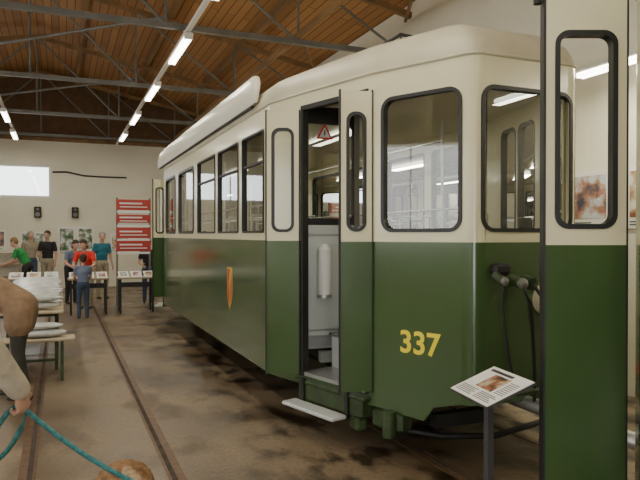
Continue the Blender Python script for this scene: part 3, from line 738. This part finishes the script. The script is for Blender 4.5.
person('man',(1.98,15.5,0.004),170,1.55,dict(wrR=(.15,.25,1.05),elR=(.24,.05,1.12)),black,jeans,skin,brown,shoe,'short',look=(0,1,-.4))
person('woman',(.25,16.0,0.004),200,1.6,lean,bluegrey,black,skin,brown,shoe,'short',look=(0,.8,-.5),hairlen='long')

# dog
fur=mat('tan_fur',(.36,.21,.10),.85,var=.5,vscale=26,bump=1.0,col2=(.20,.10,.045)); furw=mat('pale_fur',(.5,.38,.25),.85,var=.3,vscale=26,bump=1.0,col2=(.3,.18,.09))
B=Blobs()
B.ell((0,.22,.40),(.115,.17,.155),fur); B.ell((0,.0,.425),(.12,.22,.12),fur); B.ell((0,-.24,.43),(.15,.14,.125),fur); B.ell((0,-.02,.535),(.04,.2,.022),furw)
B.ell((0,.33,.37),(.08,.07,.11),furw)
B.cap((0,.30,.47),(0,.44,.60),.10,.072,fur); B.ell((0,.50,.635),(.072,.085,.07),fur); B.cap((0,.57,.615),(0,.665,.60),.042,.030,furw); B.ell((0,.56,.575),(.03,.07,.018),furw)
for s in(-1,1):
    B.ell((.075*s,.48,.62),(.016,.038,.062),fur)
    B.cap((.075*s,.25,.38),(.085*s,.19,.27),.065,.045,fur); B.cap((.085*s,.19,.27),(.085*s,.235,.13),.040,.028,fur); B.cap((.085*s,.235,.13),(.085*s,.24,.035),.027,.026,furw); B.ell((.085*s,.27,.028),(.034,.048,.026),furw)
    B.cap((.07*s,-.25,.40),(.09*s,-.15,.27),.085,.055,fur); B.cap((.09*s,-.15,.27),(.09*s,-.33,.155),.048,.028,fur); B.cap((.09*s,-.33,.155),(.09*s,-.30,.04),.027,.026,furw); B.ell((.09*s,-.265,.028),(.034,.048,.026),furw)
B.cap((0,-.34,.47),(0,-.47,.40),.035,.035,fur); B.cap((0,-.47,.40),(0,-.58,.36),.038,.02,furw)
V,F,m=B.build(.010,2); A=Acc('dog')
rng=np.random.default_rng(3); V=V+rng.normal(0,.0022,V.shape)
A.add(V,F,m,True)
A.ball((0,.692,.605),(.020,.014,.015),M['ink']); 
for s in(-1,1): A.ball((.036*s,.568,.655),.011,M['ink'])
A.tube([(.094*math.cos(a),.375+.055*math.sin(a),.545-.066*math.sin(a)) for a in [2*math.pi*i/24 for i in range(24)]],.012,M['tealw'],8,True)
Td=Matrix.Translation((.31,2.93,0.004))@Matrix.Rotation(math.radians(186),4,'Z')@Matrix.Scale(.975,4)
A.done(Td)
collar=Td@Vector((0,.34,.615))
Tm=Matrix.Translation(MANLOC)@Matrix.Rotation(math.radians(-22.7),4,'Z')
hand=Tm@(Vector((.335,.12,1.00))+Vector((.06,.35,-.9)).normalized()*.085+Vector((-.02,0.01,0)))
A=Acc('dog_leash')
pts=[]
for i in range(21):
    u=i/20; p=hand.lerp(collar,u); p.z-=.03*math.sin(math.pi*u); pts.append(p)
A.tube(pts,.012,M['tealw'],8,flat=.3)
lp=[]
for i in range(24):
    a=2*math.pi*i/24; lp.append(hand+Vector((-.05+.05*math.cos(a),.0,-.13*(1-math.cos(a))*.9))+Vector((.05*math.sin(a),.03*math.sin(a),.01)))
A.tube(lp,.011,M['tealw'],8,True,flat=.4)
A.done()

# ------------------------------------------------------------ light
w=bpy.data.worlds.new('World'); S.world=w; w.use_nodes=True
bg=w.node_tree.nodes['Background']; bg.inputs[0].default_value=(.95,.97,1,1); bg.inputs[1].default_value=4.0
def area(name,loc,rot,sx,sy,e,col=(1,1,1)):
    l=bpy.data.lights.new(name,'AREA'); l.shape='RECTANGLE'; l.size=sx; l.size_y=sy; l.energy=e; l.color=col
    o=bpy.data.objects.new(name,l); o.location=loc; o.rotation_euler=[math.radians(a) for a in rot]; S.collection.objects.link(o)
area('doorway_fill',(-2.75,-8.8,2.0),(90,0,0),4.4,3.8,135,(1,.95,.82))  # fill lamp added inside the unseen doorway to boost its daylight
for y in(-5.7,-2.2,1.3,4.8,8.3,11.8): area('window_fill',(-6.2,y,2.6),(0,-90,0),1.9,2.5,24,(1,.95,.82))  # fill lamps added at the unseen left windows

# ------------------------------------------------------------ camera
cam=bpy.data.cameras.new('Camera'); cam.lens=35; cam.sensor_width=36; cam.clip_start=.05
co=bpy.data.objects.new('Camera',cam); co.location=(0,0,1.65); co.rotation_euler=(math.radians(90-.46),0,math.radians(-22.7)); S.collection.objects.link(co); S.camera=co
